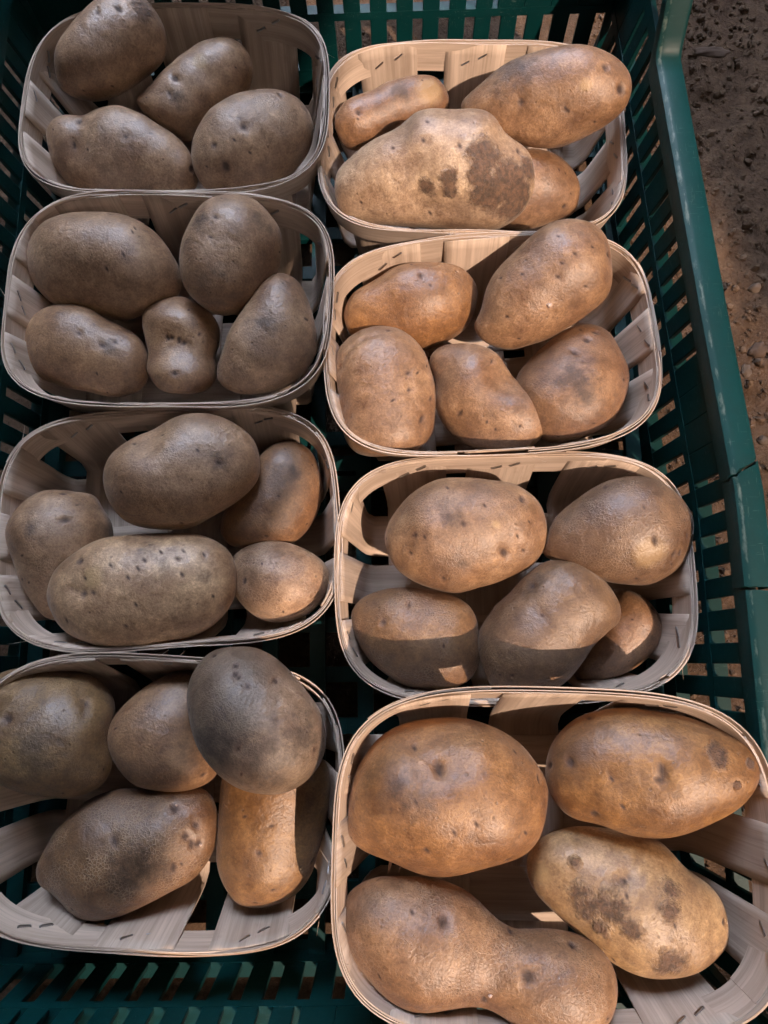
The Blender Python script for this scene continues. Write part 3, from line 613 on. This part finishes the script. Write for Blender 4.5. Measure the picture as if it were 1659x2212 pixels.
  [(985,790,55,'m'),(1100,850,75,'m'),(1310,780,45,'m'),(1310,850,48,'m'),(1010,860,65,'m'),(1165,930,42,'m'),(1300,1040,70,'m'),(960,690,26,'m'),(1050,930,40,'m'),(1090,758,16,'c'),(1120,748,16,'c'),(1150,740,16,'c'),(1135,745,10,'e'),(965,605,16,'c'),(835,730,32,'p'),(1510,900,12,'e')]),
('H', 'large peanut-shaped potato with pimply skin at the bottom right', [(120,900),(130,820),(180,760),(270,725),(380,728),(480,745),(560,790),(620,840),(680,890),(740,915),(830,910),(930,925),(1010,970),(1070,1040),(1097,1120),(1085,1220),(1040,1290),(940,1330),(830,1320),(740,1290),(680,1240),(600,1215),(500,1225),(400,1235),(290,1195),(200,1110),(140,1010)], 1.7, (0,0), (.39,.245,.14), .9,
  [(470,895,26,'e'),(785,1095,28,'e'),(945,970,18,'e'),(725,925,13,'e'),(630,1195,14,'e'),(640,1170,10,'b')]),
]
def catmull(P, m=14):
    P = np.array(P, float); n = len(P); out = []
    for i in range(n):
        a, b, c, d = P[i-1], P[i], P[(i+1) % n], P[(i+2) % n]
        t = np.linspace(0, 1, m, endpoint=False)[:, None]
        out.append(.5*((2*b)+(c-a)*t+(2*a-5*b+4*c-d)*t**2+(3*b-a-3*c+d)*t**3))
    return np.concatenate(out)
def smooth1(a, k):
    ker = np.exp(-.5*(np.arange(-3*k, 3*k+1)/k)**2); ker /= ker.sum()
    return np.convolve(np.concatenate([2*a[0]-a[3*k:0:-1], a, 2*a[-1]-a[-2:-3*k-2:-1]]), ker, 'valid')
def potato(i, spec):
    reg, label, pts, lift, slope, tone, net, marks = spec
    x0, y0, sc, pn = REG[reg]; floor = PUN[pn][2]+.32+.45
    r = np.random.default_rng(100+i)
    src = catmull([(x0+a*sc, y0+b*sc) for a, b in pts])
    cpx = .5*(src.min(0)+src.max(0)); n = -ray(*cpx)                     # towards the viewer
    right = np.cross(R[:,1], n); right /= np.linalg.norm(right); up = np.cross(n, right)
    rays = np.array([ray(*p) for p in src])
    A2 = np.stack([rays@right, rays@up], 1)/(-(rays@n))[:, None]          # offsets at unit distance
    ctr = A2.mean(0); ev, evec = np.linalg.eigh(np.cov((A2-ctr).T)); ax = evec[:, 1]
    if ax[0] < 0: ax = -ax
    pe = np.array([-ax[1], ax[0]])
    s = A2@ax; h = A2@pe; s0, s1 = s.min(), s.max()
    NT, NP = 92, 84
    th = np.linspace(0, np.pi, NT+1); st = .5*(s0+s1)-.5*(s1-s0)*np.cos(th); up_h = np.zeros(NT+1); lo_h = np.zeros(NT+1)
    sn = np.roll(s, -1); hn = np.roll(h, -1)
    for k, q in enumerate(st):
        q = np.clip(q, s0+(s1-s0)*1e-4, s1-(s1-s0)*1e-4)
        hit = (s-q)*(sn-q) <= 0; hh = h[hit]+(q-s[hit])/np.where(np.abs(sn[hit]-s[hit]) < 1e-9, 1e-9, sn[hit]-s[hit])*(hn[hit]-h[hit])
        up_h[k], lo_h[k] = hh.max(), hh.min()
    up_h[[0,-1]] = lo_h[[0,-1]] = .5*(up_h[[0,-1]]+lo_h[[0,-1]])
    w = np.maximum(.5*(smooth1(up_h, 2)-smooth1(lo_h, 2)), 0); c = smooth1(.5*(up_h+lo_h), 2); w[0] = w[-1] = 0
    wm = w.max()
    tk = np.minimum(w*.94, .55*w+.40*wm*.9)*r.uniform(.92, 1.0)                # depth of each section
    # keep the body roughly level: undo part of the slope of the sight plane along the long axis
    A3 = ax[0]*right+ax[1]*up
    lev = -A3[2]/max(n[2], .3)*.7 if abs(A3[2]) > .02 else 0
    lev = float(np.clip(lev, -.75, .75))+slope[0]*ax[0]+slope[1]*ax[1]
    ph = np.linspace(0, 2*np.pi, NP, endpoint=False)
    sm = .5*(s0+s1)
    S = np.repeat(st[:, None], NP, 1); Hh = c[:, None]+w[:, None]*np.cos(ph)[None]; Dp = tk[:, None]*np.sin(ph)[None]
    c0 = np.mean(c)
    Dp = Dp+lev*(S-sm)
    loc = (S[..., None]*(ax[0]*right+ax[1]*up)+Hh[..., None]*(pe[0]*right+pe[1]*up)+Dp[..., None]*n).reshape(-1, 3)
    # put it at the distance where it rests at its height over the punnet floor
    d = 38.0
    for _ in range(40):
        base = CAM-n*d; zmin = (base[2]+loc[:, 2].min()*d); d += (zmin-(floor+lift))*.9/max(n[2], .5)
    P = CAM-n*d+loc*d; size = (s1-s0)*d
    O = (P.max(0)+P.min(0))/2
    # normals of the smooth body, used for lumps and eyes
    G = P.reshape(NT+1, NP, 3)
    du = np.gradient(G, axis=0); dv = np.roll(G, -1, 1)-np.roll(G, 1, 1); nr = np.cross(dv, du).reshape(-1, 3)
    nl = np.linalg.norm(nr, axis=1); bad = nl < 1e-6; nr[~bad] /= nl[~bad][:, None]
    out = P-(CAM-n*d+(sm*A3+c0*(pe[0]*right+pe[1]*up))*d)
    if np.sum(nr[~bad]*out[~bad]) < 0: nr = -nr
    nr[:NP] = -A3; nr[-NP:] = A3
    lump = np.zeros(len(P))
    for k in range(14):
        f = r.normal(size=3)*(.55 if k < 7 else 1.5); lump += (.085 if k < 7 else .022)*np.sin(P@f+r.uniform(0, 6.28))*.6
    att = {k: np.zeros(len(P)) for k in ('eye','dark','scab','pale','wrinkle')}
    disp = lump*np.clip(size/9, .4, 1)
    front = (nr@n) > -.2
    allm = [((ray(x0+a*sc, y0+b*sc)), q*sc/3072*1659/F*d, kd) for a, b, q, kd in marks]
    spots = []
    for rv, rad, kd in allm:
        V = P-CAM; V = V/np.linalg.norm(V, axis=1)[:, None]; e = np.linalg.norm(V-rv, axis=1)+(~front)*10
        spots.append((P[int(np.argmin(e))], rad, kd))
    back = [q for q in range(len(P)) if nr[q]@n < -.1]
    for q in r.choice(back, 5): spots.append((P[q], r.uniform(.12, .28), 'e'))
    fr = [q for q in range(len(P)) if nr[q]@n > .2]
    for q in r.choice(fr, 3): spots.append((P[q], r.uniform(.05, .09), 't'))
    sprouts = []
    for cpt, rad, kd in spots:
        rv = P-cpt
        dist = np.linalg.norm(rv, axis=1)/max(rad, .03)
        g = np.exp(-dist**2*1.1); ring = np.exp(-(dist-1.9)**2*1.4)
        if kd == 'e':
            rad = rad*(.55+.3*min(1, .16/max(rad, .03)))
            q = int(np.argmin(dist)); t = np.cross(nr[q], r.normal(size=3)*.35+A3); t /= np.linalg.norm(t)+1e-9; b = np.cross(nr[q], t)
            st_ = r.uniform(1.0, 1.4); de = np.sqrt((rv@t/st_)**2+(rv@b*st_*.95)**2+(rv@nr[q])**2)/rad
            brow = np.exp(-((rv@b)/rad-.75)**2*2.2-(rv@t/rad/1.7)**2)
            att['eye'] = np.maximum(att['eye'], np.exp(-de**2*1.2)*(1-.3*np.exp(-(dist*3.2)**2)))
            disp += -.75*rad*np.exp(-de**2*.9)+.20*rad*brow+.22*rad*np.exp(-(dist*3.0)**2)-.12*rad*np.exp(-(dist/2.2)**2)
        elif kd == 't': att['eye'] = np.maximum(att['eye'], .75*np.exp(-dist**2*1.5)); disp += -.2*rad*g
        elif kd == 'c': disp += -.42*rad*g; att['eye'] = np.maximum(att['eye'], .34*np.exp(-dist**2*2.2))
        elif kd == 'b': sprouts.append((cpt, rad)); disp += .05*rad*g
        elif kd == 'v': disp += -.27*rad*np.exp(-dist**2*.9)
        elif kd == 'd': att['dark'] = np.maximum(att['dark'], .8*np.exp(-dist**2*1.5))
        elif kd == 'g': att['dark'] = np.maximum(att['dark'], .52*np.exp(-dist**2*1.2))
        elif kd == 's': att['scab'] = np.maximum(att['scab'], np.exp(-dist**2*1.1)); disp += -.03*np.exp(-dist**2)
        elif kd == 'm': att['scab'] = np.maximum(att['scab'], .62*np.exp(-dist**2*1.6)); 
        elif kd == 'p': att['pale'] = np.maximum(att['pale'], np.exp(-dist**2*1.0))
        elif kd == 'w': att['wrinkle'] = np.maximum(att['wrinkle'], np.exp(-dist**2*1.0))
    P = P+nr*disp[:, None]
    P = P.reshape(NT+1, NP, 3); V = P[1:-1].reshape(-1, 3); poles = [P[0].mean(0), P[-1].mean(0)]
    V = np.concatenate([V, poles]); m = NT-1; a, b = m*NP, m*NP+1
    j = np.arange(NP); jn = (j+1) % NP
    quads = np.concatenate([np.stack([q*NP+j, q*NP+jn, (q+1)*NP+jn, (q+1)*NP+j], 1) for q in range(m-1)])
    faces = [tuple(q) for q in quads]+[(a, int(jn[k]), int(k)) for k in range(NP)]+[(b, (m-1)*NP+k, (m-1)*NP+int(jn[k])) for k in range(NP)]
    o = mesh_obj('potato', V-O, faces, POTATO); o.location = M(O)
    bm = bmesh.new(); bm.from_mesh(o.data); bmesh.ops.recalc_face_normals(bm, faces=bm.faces); bm.to_mesh(o.data); bm.free()
    for k, v in att.items():
        v2 = v.reshape(NT+1, NP); v2 = np.concatenate([v2[1:-1].ravel(), [v2[0].mean(), v2[-1].mean()]])
        o.data.attributes.new(k, 'FLOAT', 'POINT').data.foreach_set('value', v2.astype(np.float32))
    o['tone'] = [float(q)*k for q, k in zip(tone, (.78, .76, .76))]; o['netting'] = float(net)
    tag(o, label, 'potato', 'potatoes in the punnets')
    for cpt, rad in sprouts:
        k = int(np.argmin(np.linalg.norm(P.reshape(-1, 3)-cpt, axis=1))); nn = nr[k]
        v = IV3*np.array([.6, .5, .45])*rad*(1+.18*np.sin(IV3[:, :1]*7+IV3[:, 1:2]*5)); mesh_obj('sprout', v+(P.reshape(-1, 3)[k]-O)+nn*rad*.12, IF3, SPROUT, o)
    return o, O
pots = [potato(i, s) for i, s in enumerate(POT)]

# two little sprout tips under the biggest potato of the near right punnet
for (a, b, l) in ((285, 690, .42), (325, 700, .30)):
    o, O = pots[33]; d = ray(1250+a*1.0983, 2700+b*1.0983); c = CAM+d*np.linalg.norm(O-CAM)*1.03
    v = []; f = []
    for k in range(6):
        u = k/5; rr = .075*(1-u)**.6+.004; cc = c+np.array([-.15*u, -l*u*1.3+.1, -.12*u])
        for q in range(8): v.append(cc+rr*np.array([math.cos(q*math.pi/4), 0, math.sin(q*math.pi/4)])-O)
    f = [(8*k+q, 8*k+(q+1) % 8, 8*k+8+(q+1) % 8, 8*k+8+q) for k in range(5) for q in range(8)]
    mesh_obj('sprout', v, f, SPROUT, o)

# ---------------------------------------------------------------- a few larger stones on the soil
def stone(name, label, cat, px, py, size, mat, seed, rz=0):
    r = np.random.default_rng(seed); d = ray(px, py); t = (-.3-CAM[2])/d[2]; c = CAM+d*t
    v = IV3*np.array(size)*.78; k = r.normal(size=(3, 3))*1.3
    v = v*(1+.12*np.sin(IV3@k[0]*2+1)+.10*np.sin(IV3@k[1]*3)+.05*np.sin(IV3@k[2]*7)+.03*r.normal(size=len(IV3)))[:, None]
    c_, s_ = math.cos(rz), math.sin(rz); v = v@np.array([[c_, s_, 0], [-s_, c_, 0], [0, 0, 1]])
    o = mesh_obj(name, v, IF3, mat); o.location = M((c[0], c[1], ground_z(c[0], c[1])+size[2]*.45)); return tag(o, label, cat)
stone('pebble', 'flat grey pebble on the soil right beside the crate rim', 'pebble', 2985, 1482, (.42,.62,.25), PEBBLE, 1, -.4)
stone('pebble', 'round pale pebble on the soil near the right picture edge', 'pebble', 3044, 1765, (.42,.38,.3), PEBBLE, 2)
stone('clod', 'lumpy clod of dry soil beside the rim above the crack', 'clod', 3030, 1400, (.8,.65,.45), CHIP, 3, .5)
stone('wood_chip', 'long weathered wood chip lying on the shaded soil', 'wood chip', 2842, 222, (1.5,.5,.3), CHIP, 4, -.15)
stone('pebble', 'angular pale pebble at the shadow edge on the soil', 'pebble', 3020, 1150, (.55,.45,.35), PEBBLE, 5, .7)

# ---------------------------------------------------------------- added light blocker, out of view: dark sheets with roof opening and sun slit
ZA = 190.0
def up_to(p, z): k = (ZA-z)/TO_SUN[2]; return np.array((p[0]+TO_SUN[0]*k, p[1]+TO_SUN[1]*k))
YS = up_to((0, -29.5), -2)[1]                                         # near end of the slit
a0, a1, a2 = [up_to(p, 6) for p in ((-9.5, -25), (-.3, -1), (.8, 30))]
r0, r1 = [up_to(p, -2) for p in ((28.3, 11), (22.8, 30))]
def on(p, q, y): return p+(q-p)*((y-p[1])/(q[1]-p[1]))                # point of line pq at y
A0, B0 = on(a1, a0, YS), on(r0, r1, YS)
la, lb = a2-a1, r1-r0
B1 = r0+lb*((a1[0]-r0[0])*la[1]-(a1[1]-r0[1])*la[0])/(lb[0]*la[1]-lb[1]*la[0])   # where its two edges meet
Bm = on(r0, r1, a1[1])
XL, XR_, YB, YE = -250., 330., -330., 262.
HX0, HX1, HY0, HY1 = BLOCKER_OPENING
SHEETS = [[(XL,YB), (XR_,YB), (XR_,YS), (XL,YS)], [(XL,YS), A0, a1, (XL,a1[1])], [B0, (XR_,YS), (XR_,a1[1]), Bm],
          [(XL,a1[1]), a1, B1, (XL,B1[1])], [Bm, (XR_,a1[1]), (XR_,B1[1]), B1], [(XL,B1[1]), (XR_,B1[1]), (XR_,HY0), (XL,HY0)],
          [(XL,HY0), (HX0,HY0), (HX0,HY1), (XL,HY1)], [(HX1,HY0), (XR_,HY0), (XR_,HY1), (HX1,HY1)], [(XL,HY1), (XR_,HY1), (XR_,YE), (XL,YE)]]
light_blocker = tag(empty('added_light_blocker', (0, 0, 0)), 'added unseen dark cloth enclosure shaping the light on the crate through a roof opening and sun slit', 'light_blocker')
def cloth(name, v, f):
    o = mesh_obj(name, v, f, CLOTH, light_blocker); m = o.modifiers.new('s', 'SOLIDIFY'); m.thickness = .003; return o
for q in SHEETS: cloth('blocker_roof', [(p[0], p[1], ZA+ZO) for p in q], [(0, 1, 2, 3)])
for (e0, e1) in (((XL,YB),(XR_,YB)), ((XR_,YB),(XR_,YE)), ((XR_,YE),(XL,YE)), ((XL,YE),(XL,YB))):
    v = []; n = 60; E0, E1 = np.array(e0), np.array(e1); tn = (E1-E0)/np.linalg.norm(E1-E0)
    for q in range(n+1):
        e = E0+(E1-E0)*q/n-np.array([-tn[1], tn[0]])*3*math.sin(q*1.9)
        for zz in (ZA+ZO+4, (ZA+ZO)*.5, -2): v.append((e[0], e[1], zz))
    cloth('blocker_side', v, [(3*q+a, 3*q+a+1, 3*q+a+4, 3*q+a+3) for q in range(n) for a in (0, 1)])
for (x, y) in ((XL+6,YB+6), (XR_-6,YB+6), (XR_-6,YE-6), (XL+6,YE-6)):
    vv = [(x+2*math.cos(q*.6283), y+2*math.sin(q*.6283), zz) for zz in (-1.0, ZA+ZO-.5) for q in range(10)]
    mesh_obj('blocker_post', vv, [(q, (q+1) % 10, 10+(q+1) % 10, 10+q) for q in range(10)], POLE, light_blocker)
# made-up filter sheet under the slit, added to warm and dim the sun
gm, gnt, gbs = new_mat('added_sun_filter')
gtr = N(gnt, 'ShaderNodeBsdfTransparent'); gtr.inputs[0].default_value = (*SUN_FILTER, 1)
gnt.links.new(gtr.outputs[0], gnt.nodes['Material Output'].inputs['Surface'])
gp = [A0+(-12, -6), B0+(12, -6), B1+(12, 8), B1+(-14, 8)]
mesh_obj('added_sun_filter', [(p[0], p[1], ZA+ZO-2) for p in gp], [(0, 1, 2, 3)], gm, light_blocker)
